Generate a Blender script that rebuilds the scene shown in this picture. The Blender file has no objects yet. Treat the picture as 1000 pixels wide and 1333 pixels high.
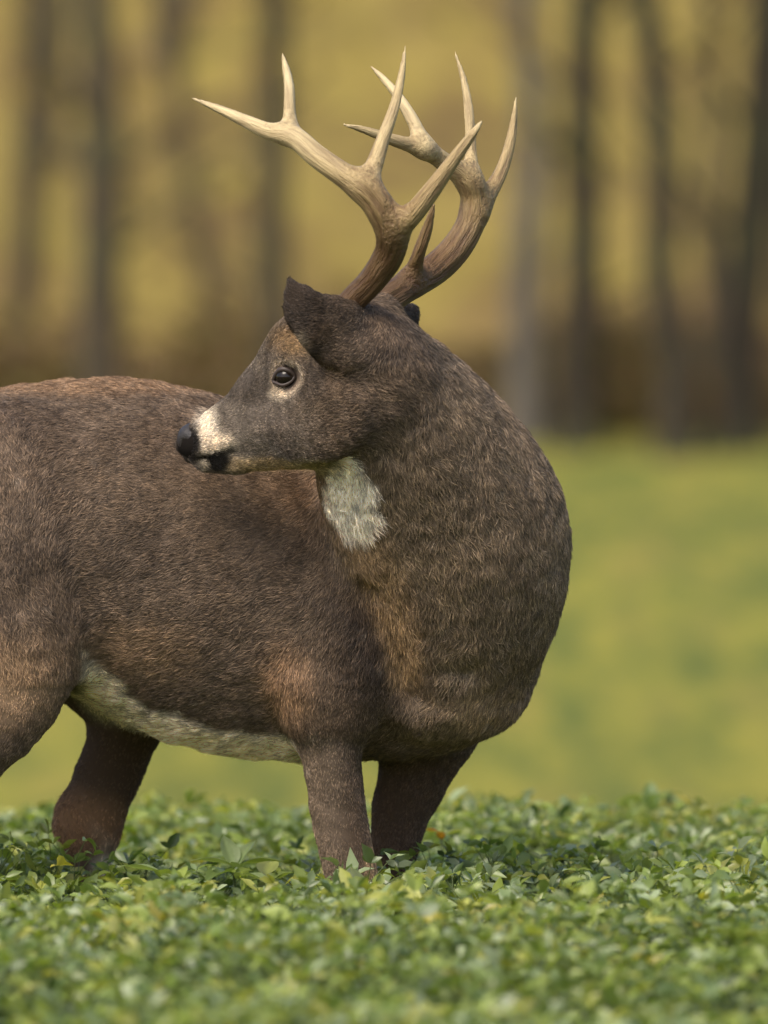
import bpy, math, random
import numpy as np
from mathutils import Vector

# ------------------------------------------------------------------ camera, sky, sun, exposure
sc = bpy.context.scene
FOC = 12000.0            # focal length in photo pixels (1000 x 1333)
CAM_Y, EYE_Z, EYE_PY = -12.0, 0.92, 560.0
cam_d = bpy.data.cameras.new('camera')
cam = bpy.data.objects.new('camera', cam_d)
sc.collection.objects.link(cam)
cam.location = (0, CAM_Y, EYE_Z)
cam.rotation_euler = (math.radians(90), 0, 0)
cam_d.sensor_fit = 'VERTICAL'
cam_d.sensor_height = 24.0
cam_d.lens = 24.0 * FOC / 1333.0
cam_d.shift_y = -(666.5 - EYE_PY) / 1333.0
cam_d.clip_start, cam_d.clip_end = 0.1, 3000
cam_d.dof.use_dof = True
cam_d.dof.focus_distance = 11.75
cam_d.dof.aperture_fstop = 3.0
sc.camera = cam

SUN_DIR = Vector((-0.36, -0.52, 0.80)).normalized()      # towards the sun
sun_el = math.asin(SUN_DIR.z)
world = bpy.data.worlds.new('World'); sc.world = world; world.use_nodes = True
wn = world.node_tree.nodes; wl = world.node_tree.links
sky_n = wn.new('ShaderNodeTexSky'); sky_n.sky_type = 'NISHITA'; sky_n.sun_disc = False
sky_n.sun_elevation = sun_el
sky_n.sun_rotation = math.atan2(SUN_DIR.x, SUN_DIR.y)
sky_n.air_density = 1.0; sky_n.dust_density = 3.0; sky_n.ozone_density = 0.6
wl.new(sky_n.outputs[0], wn['Background'].inputs[0]); wn['Background'].inputs[1].default_value = 0.10
sun_d = bpy.data.lights.new('sun', 'SUN'); sun_d.energy = 1.5; sun_d.angle = math.radians(34); sun_d.color = (1.0, 0.91, 0.76)
sun = bpy.data.objects.new('sun', sun_d); sc.collection.objects.link(sun)
sun.rotation_euler = SUN_DIR.to_track_quat('Z', 'Y').to_euler(); sun.location = (-5, -5, 12)

sc.render.engine = 'CYCLES'
sc.view_settings.view_transform = 'Standard'; sc.view_settings.look = 'None'
sc.view_settings.gamma = 1.0; sc.view_settings.exposure = 1.1
sc.cycles.use_denoising = True
sc.cycles.max_bounces = 6; sc.cycles.transparent_max_bounces = 4
sc.cycles_curves.shape = 'RIBBONS'

rng = np.random.default_rng(7)
random.seed(7)

# ------------------------------------------------------------------ helpers
def P(px, py, y):
    """photo pixel + world depth y -> world point"""
    d = y - CAM_Y
    return np.array([(px - 500.0) / FOC * d, y, EYE_Z + (EYE_PY - py) / FOC * d])

def link(name, data, parent=None):
    o = bpy.data.objects.new(name, data); sc.collection.objects.link(o)
    if parent is not None: o.parent = parent
    return o

def tag(o, label=None, cat=None, group=None, kind=None):
    if label: o['label'] = label
    if cat: o['category'] = cat
    if group: o['group'] = group
    if kind: o['kind'] = kind
    return o

def np_mesh(name, V, F, mat, smooth=True):
    """V (n,3); F (m,k) equal-size faces"""
    me = bpy.data.meshes.new(name)
    V = np.asarray(V, np.float32); F = np.asarray(F, np.int32)
    m, k = F.shape
    me.vertices.add(len(V)); me.vertices.foreach_set('co', V.ravel())
    me.loops.add(m * k); me.loops.foreach_set('vertex_index', F.ravel())
    me.polygons.add(m); me.polygons.foreach_set('loop_start', np.arange(0, m * k, k, dtype=np.int32))
    if smooth: me.polygons.foreach_set('use_smooth', np.ones(m, bool))
    me.update(calc_edges=True); me.validate()
    if mat: me.materials.append(mat)
    return me

def add_attr(me, name, typ, dom, data):
    a = me.attributes.new(name, typ, dom)
    key = {'FLOAT': 'value', 'FLOAT_VECTOR': 'vector', 'FLOAT_COLOR': 'color'}[typ]
    a.data.foreach_set(key, np.asarray(data, np.float32).ravel())

def rgba(c): return np.concatenate([c, np.ones((len(c), 1))], 1)

def sstep(a, b, x):
    t = np.clip((x - a) / (b - a), 0, 1); return t * t * (3 - 2 * t)

_perm = rng.random((64, 64, 64)).astype(np.float32)
_rot = np.linalg.qr(np.array([[.8, .5, .3], [-.4, .9, .35], [.2, -.5, .85]]))[0]      # keeps the noise lattice off the world axes
def vnoise(p):
    """value noise, p (n,3) -> 0..1"""
    p = p @ _rot; i = np.floor(p).astype(int); f = p - i; f = f * f * (3 - 2 * f); r = 0
    for dx in (0, 1):
        for dy in (0, 1):
            for dz in (0, 1):
                w = (f[:, 0] if dx else 1 - f[:, 0]) * (f[:, 1] if dy else 1 - f[:, 1]) * (f[:, 2] if dz else 1 - f[:, 2])
                r = r + w * _perm[(i[:, 0] + dx) & 63, (i[:, 1] + dy) & 63, (i[:, 2] + dz) & 63]
    return r
def fnoise(p, o=3):
    r = 0; a = .5
    for k in range(o): r = r + a * vnoise(p * 2 ** k + 17.3 * k); a *= .5
    return r / (1 - .5 ** o)

class NT:
    """small node-material helper"""
    def __init__(s, name):
        s.m = bpy.data.materials.new(name); s.m.use_nodes = True
        s.t = s.m.node_tree; s.n = s.t.nodes; s.b = s.n['Principled BSDF']; s.out = s.n['Material Output']
    def new(s, typ, **kw):
        x = s.n.new(typ)
        for k, v in kw.items(): setattr(x, k, v)
        return x
    def link(s, a, b): s.t.links.new(a, b)
    def set(s, x, k, v): x.inputs[k].default_value = v
    def attr(s, name): return s.new('ShaderNodeAttribute', attribute_name=name)
    def noise(s, vec, scale, detail=3, rough=.55, dist=0):
        x = s.new('ShaderNodeTexNoise'); s.set(x, 'Scale', scale); s.set(x, 'Detail', detail); s.set(x, 'Roughness', rough); s.set(x, 'Distortion', dist)
        if vec is not None: s.link(vec, x.inputs['Vector'])
        return x.outputs['Fac']
    def ramp(s, fac, stops):
        r = s.new('ShaderNodeValToRGB'); e = r.color_ramp.elements
        while len(e) < len(stops): e.new(0.5)
        for el, (p, c) in zip(e, stops): el.position = p; el.color = (*c, 1)
        s.link(fac, r.inputs[0]); return r.outputs[0]
    def mix(s, fac, a, b, mode='MIX'):
        x = s.new('ShaderNodeMix', data_type='RGBA', blend_type=mode)
        for sock, v in ((x.inputs[0], fac), (x.inputs[6], a), (x.inputs[7], b)):
            if hasattr(v, 'is_output'): s.link(v, sock)
            else: sock.default_value = v if not isinstance(v, tuple) else (*v, 1)
        return x.outputs[2]
    def math(s, op, a, b=None, c=None):
        x = s.new('ShaderNodeMath', operation=op)
        for i, v in enumerate((a, b, c)):
            if v is None: continue
            if hasattr(v, 'is_output'): s.link(v, x.inputs[i])
            else: x.inputs[i].default_value = v
        return x.outputs[0]
    def bump(s, h, strength, dist):
        x = s.new('ShaderNodeBump'); s.set(x, 'Strength', strength); s.set(x, 'Distance', dist); s.link(h, x.inputs['Height'])
        s.link(x.outputs[0], s.b.inputs['Normal'])

# ------------------------------------------------------------------ materials of the setting
def mat_field():
    t = NT('field_grass'); g = t.new('ShaderNodeNewGeometry').outputs['Position']
    mp = t.new('ShaderNodeMapping'); t.link(g, mp.inputs[0]); mp.inputs['Scale'].default_value = (1, .09, 1)
    n1 = t.noise(mp.outputs[0], 2.0, 4, .65); n2 = t.noise(mp.outputs[0], 5.5, 3, .6); n3 = t.noise(g, 40, 2)
    c1 = t.ramp(n1, [(.38, (.080, .11, .026)), (.46, (.17, .185, .034)), (.53, (.30, .27, .046)), (.62, (.30, .235, .058))])
    c2 = t.ramp(n2, [(.40, (.08, .115, .034)), (.58, (.32, .285, .05))])
    c = t.mix(.5, c1, c2); c = t.mix(t.math('MULTIPLY', n3, .35), c, (.06, .08, .02))
    # bare, shaded-out soil below the crop on the near rise
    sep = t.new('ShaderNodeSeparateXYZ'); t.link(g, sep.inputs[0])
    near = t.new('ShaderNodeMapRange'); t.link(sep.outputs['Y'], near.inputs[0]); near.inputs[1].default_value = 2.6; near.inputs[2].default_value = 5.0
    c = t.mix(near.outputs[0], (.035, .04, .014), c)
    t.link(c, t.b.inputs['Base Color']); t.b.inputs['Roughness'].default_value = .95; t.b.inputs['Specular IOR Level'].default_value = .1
    t.bump(n3, .6, .05)
    return t.m

def mat_hill():
    t = NT('hillside_cover'); g = t.new('ShaderNodeNewGeometry').outputs['Position']
    mp = t.new('ShaderNodeMapping'); t.link(g, mp.inputs[0]); mp.inputs['Scale'].default_value = (1, .35, .55)
    n1 = t.noise(mp.outputs[0], .55, 3, .55, .3); n2 = t.noise(mp.outputs[0], 1.9, 3, .6); n3 = t.noise(g, 9, 3)
    c1 = t.ramp(n1, [(.36, (.12, .078, .036)), (.46, (.225, .158, .050)), (.54, (.30, .232, .056)), (.66, (.32, .24, .072))])
    c2 = t.ramp(n2, [(.40, (.15, .095, .042)), (.58, (.33, .258, .058))])
    c = t.mix(.4, c1, c2)
    sep = t.new('ShaderNodeSeparateXYZ'); t.link(g, sep.inputs[0])
    litter = t.new('ShaderNodeMapRange'); litter.interpolation_type = 'SMOOTHSTEP'
    h = t.math('ADD', sep.outputs['Z'], t.math('MULTIPLY', t.math('SUBTRACT', n1, .5), 2.2)); t.link(h, litter.inputs[0])
    litter.inputs[1].default_value = 1.0; litter.inputs[2].default_value = 2.6
    lit = t.ramp(n2, [(.35, (.15, .09, .048)), (.65, (.25, .165, .07))])
    c = t.mix(litter.outputs[0], lit, c); c = t.mix(t.math('MULTIPLY', n3, .3), c, (.10, .07, .03))
    t.link(c, t.b.inputs['Base Color']); t.b.inputs['Roughness'].default_value = 1; t.b.inputs['Specular IOR Level'].default_value = .05
    return t.m

def mat_bark(name, dark, light, moss=(.07, .085, .03), mossy=.35):
    t = NT(name); tc = t.new('ShaderNodeTexCoord').outputs['Object']
    mp = t.new('ShaderNodeMapping'); t.link(tc, mp.inputs[0]); mp.inputs['Scale'].default_value = (1, 1, .22)
    n = t.noise(mp.outputs[0], 14, 5, .65); n2 = t.noise(tc, 1.3, 3)
    c = t.ramp(n, [(.35, dark), (.65, light)])
    m = t.math('MULTIPLY', t.ramp(n2, [(.45, (0, 0, 0)), (.65, (1, 1, 1))]), mossy)
    c = t.mix(m, c, moss)
    t.link(c, t.b.inputs['Base Color']); t.b.inputs['Roughness'].default_value = .95
    t.bump(n, .8, .03); return t.m

def mat_leaf(name, trans=.35, rough=.45, spec=.5):
    t = NT(name); a = t.attr('col').outputs['Color']
    g = t.new('ShaderNodeNewGeometry').outputs['Position']
    n = t.noise(g, 160, 2)
    c = t.mix(t.math('MULTIPLY', n, .35), a, (.03, .05, .012))
    t.link(c, t.b.inputs['Base Color']); t.b.inputs['Roughness'].default_value = rough; t.b.inputs['Specular IOR Level'].default_value = spec
    tr = t.new('ShaderNodeBsdfTranslucent'); br = t.mix(1.0, a, (1.5, 1.6, .55), 'MULTIPLY'); t.link(br, tr.inputs['Color'])
    mx = t.new('ShaderNodeMixShader'); mx.inputs[0].default_value = trans
    t.link(t.b.outputs[0], mx.inputs[1]); t.link(tr.outputs[0], mx.inputs[2]); t.link(mx.outputs[0], t.out.inputs[0])
    return t.m

M_field, M_hill = mat_field(), mat_hill()
M_bark = mat_bark('dark_bark', (.018, .013, .008), (.046, .033, .019))
M_bark_brown = mat_bark('brown_bark', (.05, .032, .018), (.12, .08, .045), mossy=.5)
M_bark_mid = mat_bark('mid_bark', (.04, .029, .018), (.09, .066, .04))
M_bark_olive = mat_bark('olive_bark', (.085, .065, .035), (.15, .115, .058), mossy=.6)
M_bark_grey = mat_bark('grey_bark', (.088, .076, .064), (.15, .13, .11), mossy=.15)
M_autumn = mat_leaf('autumn_leaf', .3, .6, .2)
M_crop = mat_leaf('crop_leaf', .32, .36, .6)
M_stem = NT('green_stem'); M_stem.b.inputs['Base Color'].default_value = (.10, .13, .035, 1); M_stem.b.inputs['Roughness'].default_value = .6; M_stem = M_stem.m

# ------------------------------------------------------------------ terrain
_prof_y = np.array([-400, -40, -8, 2.3, 3.6, 6, 10, 23, 40, 68, 74, 90, 120, 180, 300, 1500.])
_prof_z = np.array([-2.0, -.3, 0, 0, -.14, -.55, -.80, -.50, -.02, .70, .95, 3.6, 10, 24, 45, 90.])
def _slopes():
    d = np.gradient(_prof_z, _prof_y); return d
_d = _slopes()
def ground_z(x, y):
    x = np.asarray(x, float); y = np.asarray(y, float)
    # cubic hermite profile in y with gentle waves in x far from the deer
    i = np.clip(np.searchsorted(_prof_y, y) - 1, 0, len(_prof_y) - 2)
    h = _prof_y[i + 1] - _prof_y[i]; t = np.clip((y - _prof_y[i]) / h, 0, 1)
    t2, t3 = t * t, t * t * t
    z = (2*t3 - 3*t2 + 1) * _prof_z[i] + (t3 - 2*t2 + t) * h * _d[i] * .5 + (-2*t3 + 3*t2) * _prof_z[i+1] + (t3 - t2) * h * _d[i+1] * .5
    far = sstep(8, 30, np.abs(y))
    return z + far * (.10 * np.sin(x * .11 + 1) + .06 * np.sin(x * .31 + y * .17))

def terrain(name, ys, mat):
    xs = np.concatenate([-np.geomspace(400, 8, 26), np.linspace(-7.5, 7.5, 61), np.geomspace(8, 400, 26)])
    X, Y = np.meshgrid(xs, ys, indexing='ij'); Z = ground_z(X, Y)
    V = np.stack([X, Y, Z], -1).reshape(-1, 3); nx, ny = X.shape
    i, j = np.meshgrid(np.arange(nx - 1), np.arange(ny - 1), indexing='ij'); a = (i * ny + j).ravel()
    F = np.stack([a, a + ny, a + ny + 1, a + 1], 1)
    o = link(name, np_mesh(name, V, F, mat)); tag(o, kind='structure'); return o
terrain('field_ground', np.concatenate([-np.geomspace(400, 9, 14), np.linspace(-8, 24, 100), np.linspace(25, 72, 60)]), M_field)
terrain('hillside', np.concatenate([np.linspace(72, 130, 80), np.geomspace(132, 1500, 40)]), M_hill)

# ------------------------------------------------------------------ tube meshes (trunks, branches, stems)
def tube(pts, rad, n=8, wob=0.0, seed=0):
    pts = np.asarray(pts, float); rad = np.asarray(rad, float); r_ = np.random.default_rng(seed)
    T = np.gradient(pts, axis=0); T /= np.linalg.norm(T, axis=1)[:, None] + 1e-9
    ref = np.array([1., 0, 0]) if abs(T[0, 0]) < .8 else np.array([0, 1., 0])
    U = ref - (T @ ref)[:, None] * T; U /= np.linalg.norm(U, axis=1)[:, None]
    W = np.cross(T, U); th = np.linspace(0, 2 * np.pi, n, endpoint=False)
    rr = rad[:, None] * (1 + wob * r_.normal(size=(len(pts), n)))
    V = pts[:, None] + rr[..., None] * (np.cos(th)[None, :, None] * U[:, None] + np.sin(th)[None, :, None] * W[:, None])
    V = V.reshape(-1, 3); F = []
    for i in range(len(pts) - 1):
        for k in range(n): F.append((i*n + k, i*n + (k+1) % n, (i+1)*n + (k+1) % n, (i+1)*n + k))
    b = len(V); V = np.vstack([V, pts[0], pts[-1]])
    for k in range(n): F.append((b, (k+1) % n, k, k)); F.append((b+1, (len(pts)-1)*n + k, (len(pts)-1)*n + (k+1) % n, (len(pts)-1)*n + (k+1) % n))
    return V, F

def tube_mesh(name, pts, rad, mat, n=8, wob=0., seed=0):
    V, F = tube(pts, rad, n, wob, seed)
    me = bpy.data.meshes.new(name)
    me.from_pydata([tuple(v) for v in V], [], [tuple(dict.fromkeys(f)) for f in F]); me.polygons.foreach_set('use_smooth', np.ones(len(me.polygons), bool))
    me.materials.append(mat); me.update(); return me

# leaf faces: template of a slightly folded, drooping ovate leaflet along +Y, 6 triangles
LT = np.array([(0, 0, 0), (-.27, .28, .07), (-.29, .62, .05), (0, 1, -.12), (.29, .62, .05), (.27, .28, .07), (0, .48, -.02)])
LFc = np.array([(6, 0, 1), (6, 1, 2), (6, 2, 3), (6, 3, 4), (6, 4, 5), (6, 5, 0)])
def leaf_geo(pos, fwd, up, length, width=1.0, droop=.0):
    """n leaves -> V (n*7,3), F (n*6,3)"""
    n = len(pos); fwd = fwd / np.linalg.norm(fwd, axis=1)[:, None]
    side = np.cross(fwd, up); side /= np.linalg.norm(side, axis=1)[:, None] + 1e-9; up = np.cross(side, fwd)
    L = np.asarray(length)[:, None, None] * np.ones((n, 1, 1))
    w = np.broadcast_to(np.asarray(width, float), (n,))[:, None, None]; dr = np.broadcast_to(np.asarray(droop, float), (n,))[:, None, None]
    x = LT[None, :, 0:1] * w; y = LT[None, :, 1:2]; z = LT[None, :, 2:3] - dr * y * y
    V = pos[:, None] + L * (x * side[:, None] + y * fwd[:, None] + z * up[:, None])
    F = (LFc[None] + 7 * np.arange(n)[:, None, None]).reshape(-1, 3)
    return V.reshape(-1, 3), F

# ------------------------------------------------------------------ trees at the field's edge
def tree(px_top, px_base, py_base, y, w_px, mat, label, cat='tree', leafs=220, seed=0):
    r_ = np.random.default_rng(100 + seed)
    d = y - CAM_Y
    xb = (px_base - 500) / FOC * d; xt = (px_top - 500) / FOC * d
    z0 = float(ground_z(xb, y)); rad = w_px / FOC * d / 2
    z_top_frame = EYE_Z + EYE_PY / FOC * d
    lean = (xt - xb) / (z_top_frame - z0)
    H = 9 + 3 * r_.random() if rad > .12 else 6
    e = link('tree', None); e.location = (xb, y, z0); tag(e, label, cat, 'trees at the edge of the field')
    zs = np.array([-.3, 0, .25, .8, 1.6, 2.6, 3.8, 5.2, 7, H])
    k = np.linspace(0, 1, len(zs)); wig = r_.normal(size=len(zs)) * .04; wig[:3] = 0
    pts = np.stack([lean * zs + wig, np.cumsum(r_.normal(size=len(zs)) * .03), zs], 1)
    rr = rad * np.array([1.5, 1.35, 1.12, 1.03, 1, .95, .88, .75, .5, .12])
    link('trunk', tube_mesh('trunk', pts, rr, mat, 12, .05, seed), e)
    lp = []
    for b in range(7):
        zb = 4.6 + (H - 5) * b / 7 + r_.random() * .5; i = np.searchsorted(zs, zb) - 1
        f = (zb - zs[i]) / (zs[i+1] - zs[i]); base = pts[i] * (1 - f) + pts[i+1] * f
        a = r_.random() * 6.283; Lb = (1.2 + 1.6 * r_.random()) * (1.1 - .5 * b / 7)
        dv = np.array([math.cos(a), math.sin(a), .55 + .4 * r_.random()])
        bp = np.array([base + dv * Lb * s + np.array([0, 0, .25 * Lb * s * s]) + r_.normal(size=3) * .05 * s for s in np.linspace(0, 1, 6)])
        link('branch', tube_mesh('branch', bp, rad * .33 * np.linspace(1, .12, 6), mat, 6, .03, b), e)
        for q in range(leafs // 7):
            s = .35 + .65 * r_.random(); lp.append(base + dv * Lb * s + r_.normal(size=3) * .38)
    for b in range(4):
        zb = 1.2 + 3.2 * r_.random(); i = np.searchsorted(zs, zb) - 1; f = (zb - zs[i]) / (zs[i+1] - zs[i]); base = pts[i] * (1 - f) + pts[i+1] * f
        a = (0 if b % 2 else math.pi) + r_.normal() * .6; Lb = .7 + 1.1 * r_.random(); dv = np.array([math.cos(a), math.sin(a), .5 + .6 * r_.random()])
        bp = np.array([base + dv * Lb * q_ + r_.normal(size=3) * .06 * q_ for q_ in np.linspace(0, 1, 6)])
        link('branch', tube_mesh('branch', bp, np.maximum(rad * .24, .025) * np.linspace(1, .2, 6), mat, 6, .03, b), e)
        for q in range(5): lp.append(base + dv * Lb * (.3 + .8 * r_.random()) + r_.normal(size=3) * .16)
    lp = np.array(lp); n = len(lp)
    up = r_.normal(size=(n, 3)) + np.array([0, 0, 1.2])
    V, F = leaf_geo(lp, r_.normal(size=(n, 3)), up, .12 + .1 * r_.random(n), 1.3)
    col = np.array([(.20, .13, .04), (.16, .085, .035), (.13, .13, .035)])[r_.integers(0, 3, n)] * (.7 + .6 * r_.random((n, 1)))
    me = np_mesh('crown', V, F, M_autumn); add_attr(me, 'col', 'FLOAT_COLOR', 'POINT', rgba(np.repeat(col, 7, 0)))
    link('crown', me, e)
    return e

TREES = [ # px_top, px_base, py_base, y, width px, bark, label
    (38, 22, 0, 71, 42, M_bark_brown, 'moss-tinged brown trunk next to the tree farthest from the pale grey trunk'),
    (120, 135, 0, 67, 58, M_bark_mid, 'broad dark trunk rising behind the rump of the deer'),
    (205, 290, 0, 80, 30, M_bark_brown, 'thin leaning brown trunk between two broad dark trunks behind the deer'),
    (360, 362, 0, 69, 46, M_bark_mid, 'straight dark trunk rising behind the head of the deer'),
    (684, 682, 0, 69, 42, M_bark_grey, 'pale grey smooth trunk beside a dark one'),
    (758, 752, 0, 67, 54, M_bark, 'dark trunk standing next to the pale grey trunk'),
    (842, 884, 0, 65, 50, M_bark, 'dark trunk leaning toward its straight neighbour'),
    (925, 925, 0, 76, 32, M_bark_mid, 'brown mossy trunk set back between two dark trunks'),
    (70, 52, 0, 92, 44, M_bark_olive, 'olive-tinted trunk on the slope between two trunks behind the rump'),
    (232, 215, 0, 100, 46, M_bark_olive, 'olive-tinted broad trunk far up the slope by the thin leaning one'),
    (992, 962, 0, 66, 62, M_bark, 'thick blackish trunk past the leaning dark trunk'),
]
for k, (pt, pb, pyb, y, w, m, lab) in enumerate(TREES):
    tree(pt, pb, pyb, y, w, m, lab, seed=k)

def copy_tree(src, x, y, rz, sc_, label):
    e = src.copy(); sc.collection.objects.link(e); e.location = (x, y, float(ground_z(x, y)) - .02); e.rotation_euler = (0, 0, rz); e.scale = (sc_, sc_, 1)
    e['label'] = label; e['group'] = 'trunks further along the edge of the wood'
    for ch in src.children:
        c = ch.copy(); sc.collection.objects.link(c); c.parent = e
_src = [o for o in sc.objects if o.name.startswith('tree')]; _rt = random.Random(9)
for side in (-1, 1):
    for k in range(9):
        copy_tree(_src[_rt.choice([0, 1, 3, 5, 6, 8])], side * (4.6 + 1.25 * k + _rt.uniform(-.4, .4)), _rt.uniform(66, 86), _rt.uniform(0, 6), _rt.uniform(.7, 1.15), 'bare trunk further along the edge of the wood, away from the deer')

# brown understorey along the foot of the hill: too fine to count
def undergrowth():
    n = 52000; r_ = np.random.default_rng(5)
    x = r_.uniform(-18, 18, n); y = 69.5 + 9 * r_.random(n) ** 1.4
    cl = fnoise(np.stack([x * .9, y * .25, 0 * x], 1), 3)
    hmax = np.clip((cl - .40) * 3.5, .06, 1.1); z = ground_z(x, y) + hmax * r_.random(n) ** 1.3
    pos = np.stack([x, y, z], 1)
    fwd = r_.normal(size=(n, 3)); fwd[:, 2] = np.abs(fwd[:, 2]) + .4
    V, F = leaf_geo(pos, fwd, r_.normal(size=(n, 3)), .08 + .22 * r_.random(n), .7)
    col = np.array([(.19, .11, .065), (.24, .145, .075), (.15, .11, .055), (.26, .20, .075)])[r_.integers(0, 4, n)] * (.7 + .6 * r_.random((n, 1)))
    me = np_mesh('undergrowth', V, F, M_autumn); add_attr(me, 'col', 'FLOAT_COLOR', 'POINT', rgba(np.repeat(col, 7, 0)))
    o = link('undergrowth', me); tag(o, 'brown dead undergrowth and leaf litter along the foot of the wooded hill', 'undergrowth', kind='stuff')
undergrowth()

# ------------------------------------------------------------------ implicit surfaces for the deer
def norm(v): return v / (np.linalg.norm(v) + 1e-12)

def resample(sec, n=6):
    """sections [(x,y,z, rv, rl)] -> Catmull-Rom refined"""
    S = np.asarray(sec, float); m = len(S)
    if m < 3: return S
    E = np.vstack([2 * S[0] - S[1], S, 2 * S[-1] - S[-2]]); out = []
    for i in range(1, m):
        p0, p1, p2, p3 = E[i-1], E[i], E[i+1], E[i+2]
        for t in np.arange(n) / n:
            out.append(.5 * (2*p1 + (p2-p0)*t + (2*p0-5*p1+4*p2-p3)*t*t + (3*p1-p0-3*p2+p3)*t**3))
    out.append(S[-1]); out = np.array(out); out[:, 3:] = np.maximum(out[:, 3:], .0012); return out

class Chain:
    """lofted elliptical tube: rv = radius in the picture-ish plane, rl = radius along the lateral axis"""
    def __init__(s, name, sec, lat=(0, 1, 0), k=.03, flow=1, n=5, sub=False):
        s.name, s.k, s.flow, s.sub = name, k, flow, sub
        s.S = resample(sec, n); s.lat = norm(np.asarray(lat, float)); s.R = s.S[:, 3:].max()
        s.len = np.concatenate([[0], np.cumsum(np.linalg.norm(np.diff(s.S[:, :3], axis=0), axis=1))])
    def bbox(s, pad): return s.S[:, :3].min(0) - s.R - pad, s.S[:, :3].max(0) + s.R + pad
    def eval(s, Pt, want=False):
        Pt = np.asarray(Pt, np.float32)
        best = np.full(len(Pt), 1e3, np.float32); X0, X1, X2 = (np.ascontiguousarray(Pt[:, k]) for k in range(3))
        if want: tan = np.zeros((len(Pt), 3), np.float32); uvw = np.zeros((len(Pt), 3), np.float32)
        for i in range(len(s.S) - 1):
            a, b = s.S[i, :3], s.S[i+1, :3]; ab = b - a; L2 = ab @ ab
            if L2 < 1e-12: continue
            T = ab / math.sqrt(L2); Lx = norm(s.lat - (s.lat @ T) * T); U = np.cross(T, Lx)
            rm = max(s.S[i, 3:].max(), s.S[i+1, 3:].max()) + .07
            lo = np.minimum(a, b) - rm; hi = np.maximum(a, b) + rm
            ix = np.nonzero((X0 > lo[0]) & (X0 < hi[0]) & (X1 > lo[1]) & (X1 < hi[1]) & (X2 > lo[2]) & (X2 < hi[2]))[0]
            if not len(ix): continue
            q = Pt[ix] - a.astype(np.float32)
            h = np.clip(q @ (ab / L2).astype(np.float32), 0, 1)
            d = q - h[:, None] * ab.astype(np.float32)
            rv = s.S[i, 3] + h * (s.S[i+1, 3] - s.S[i, 3]); rl = s.S[i, 4] + h * (s.S[i+1, 4] - s.S[i, 4])
            u = d @ U.astype(np.float32); l = d @ Lx.astype(np.float32); w = d @ T.astype(np.float32); rw = np.minimum(rv, rl)
            k0 = np.sqrt((u/rv)**2 + (l/rl)**2 + (w/rw)**2) + 1e-9; k1 = np.sqrt((u/rv**2)**2 + (l/rl**2)**2 + (w/rw**2)**2) + 1e-9
            f = k0 * (k0 - 1) / k1
            f = np.where(k0 < 1e-3, -rw, f)
            better = f < best[ix]; j = ix[better]
            best[j] = f[better]
            if want:
                tan[j] = T
                uvw[j] = np.stack([u, l, s.len[i] + h * math.sqrt(L2)], 1)[better]
        return (best, tan, uvw) if want else best

def smin(a, b, k):
    h = np.clip(.5 + .5 * (b - a) / k, 0, 1); return b + (a - b) * h - k * h * (1 - h)

def field(chains, lo, hi, h):
    lo = np.asarray(lo, float); n = np.ceil((np.asarray(hi) - lo) / h).astype(int) + 1
    F = np.full(tuple(n), .12, np.float32); ax = [lo[i] + h * np.arange(n[i]) for i in range(3)]
    for c in chains:
        bl, bh = c.bbox(.06); s = [slice(max(0, int((bl[i] - lo[i]) / h)), min(n[i], int((bh[i] - lo[i]) / h) + 2)) for i in range(3)]
        g = np.stack(np.meshgrid(*[ax[i][s[i]] for i in range(3)], indexing='ij'), -1).reshape(-1, 3)
        if not len(g): continue
        f = np.minimum(c.eval(g), .12).reshape(tuple(x.stop - x.start for x in s)); sl = tuple(s)
        if c.sub: F[sl] = -smin(-F[sl], f, c.k)
        else: F[sl] = smin(F[sl], f, c.k)
    return F, lo

def surface_nets(F, lo, h):
    s = F < 0; n = np.array(F.shape)
    cnt = np.zeros(tuple(n - 1), np.int8)
    C = [(i, j, k) for i in (0, 1) for j in (0, 1) for k in (0, 1)]
    for i, j, k in C: cnt += s[i:n[0]-1+i, j:n[1]-1+j, k:n[2]-1+k]
    cells = np.argwhere((cnt > 0) & (cnt < 8)); ids = np.full(tuple(n - 1), -1, np.int32); ids[tuple(cells.T)] = np.arange(len(cells))
    pos = np.zeros((len(cells), 3)); w = np.zeros(len(cells))
    val = {c: F[cells[:, 0]+c[0], cells[:, 1]+c[1], cells[:, 2]+c[2]] for c in C}
    for a in C:
        for axi in range(3):
            if a[axi]: continue
            b = list(a); b[axi] = 1; b = tuple(b); fa, fb = val[a], val[b]; m = (fa < 0) != (fb < 0)
            t = fa[m] / (fa[m] - fb[m]); p = np.tile(np.array(a, float), (m.sum(), 1)); p[:, axi] = t; pos[m] += p; w[m] += 1
    V = lo + h * (cells + pos / w[:, None]); quads = []
    for axi in range(3):
        b_, c_ = (axi + 1) % 3, (axi + 2) % 3
        s0 = np.moveaxis(s, (axi, b_, c_), (0, 1, 2)); I = np.moveaxis(ids, (axi, b_, c_), (0, 1, 2))
        ch = s0[:-1] != s0[1:]; ch = ch.copy(); ch[:, 0] = False; ch[:, -1] = False; ch[:, :, 0] = False; ch[:, :, -1] = False
        e = np.argwhere(ch); i, j, k = e.T
        q = np.stack([I[i, j-1, k-1], I[i, j, k-1], I[i, j, k], I[i, j-1, k]], 1); flip = ~s0[i, j, k]
        q[flip] = q[flip][:, ::-1]; quads.append(q)
    return V, np.vstack(quads)

def vertex_normals(V, Q):
    n = np.cross(V[Q[:, 2]] - V[Q[:, 0]], V[Q[:, 3]] - V[Q[:, 1]]); N = np.zeros_like(V)
    for k in range(4): np.add.at(N, Q[:, k], n)
    return N / (np.linalg.norm(N, axis=1)[:, None] + 1e-12)

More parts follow.
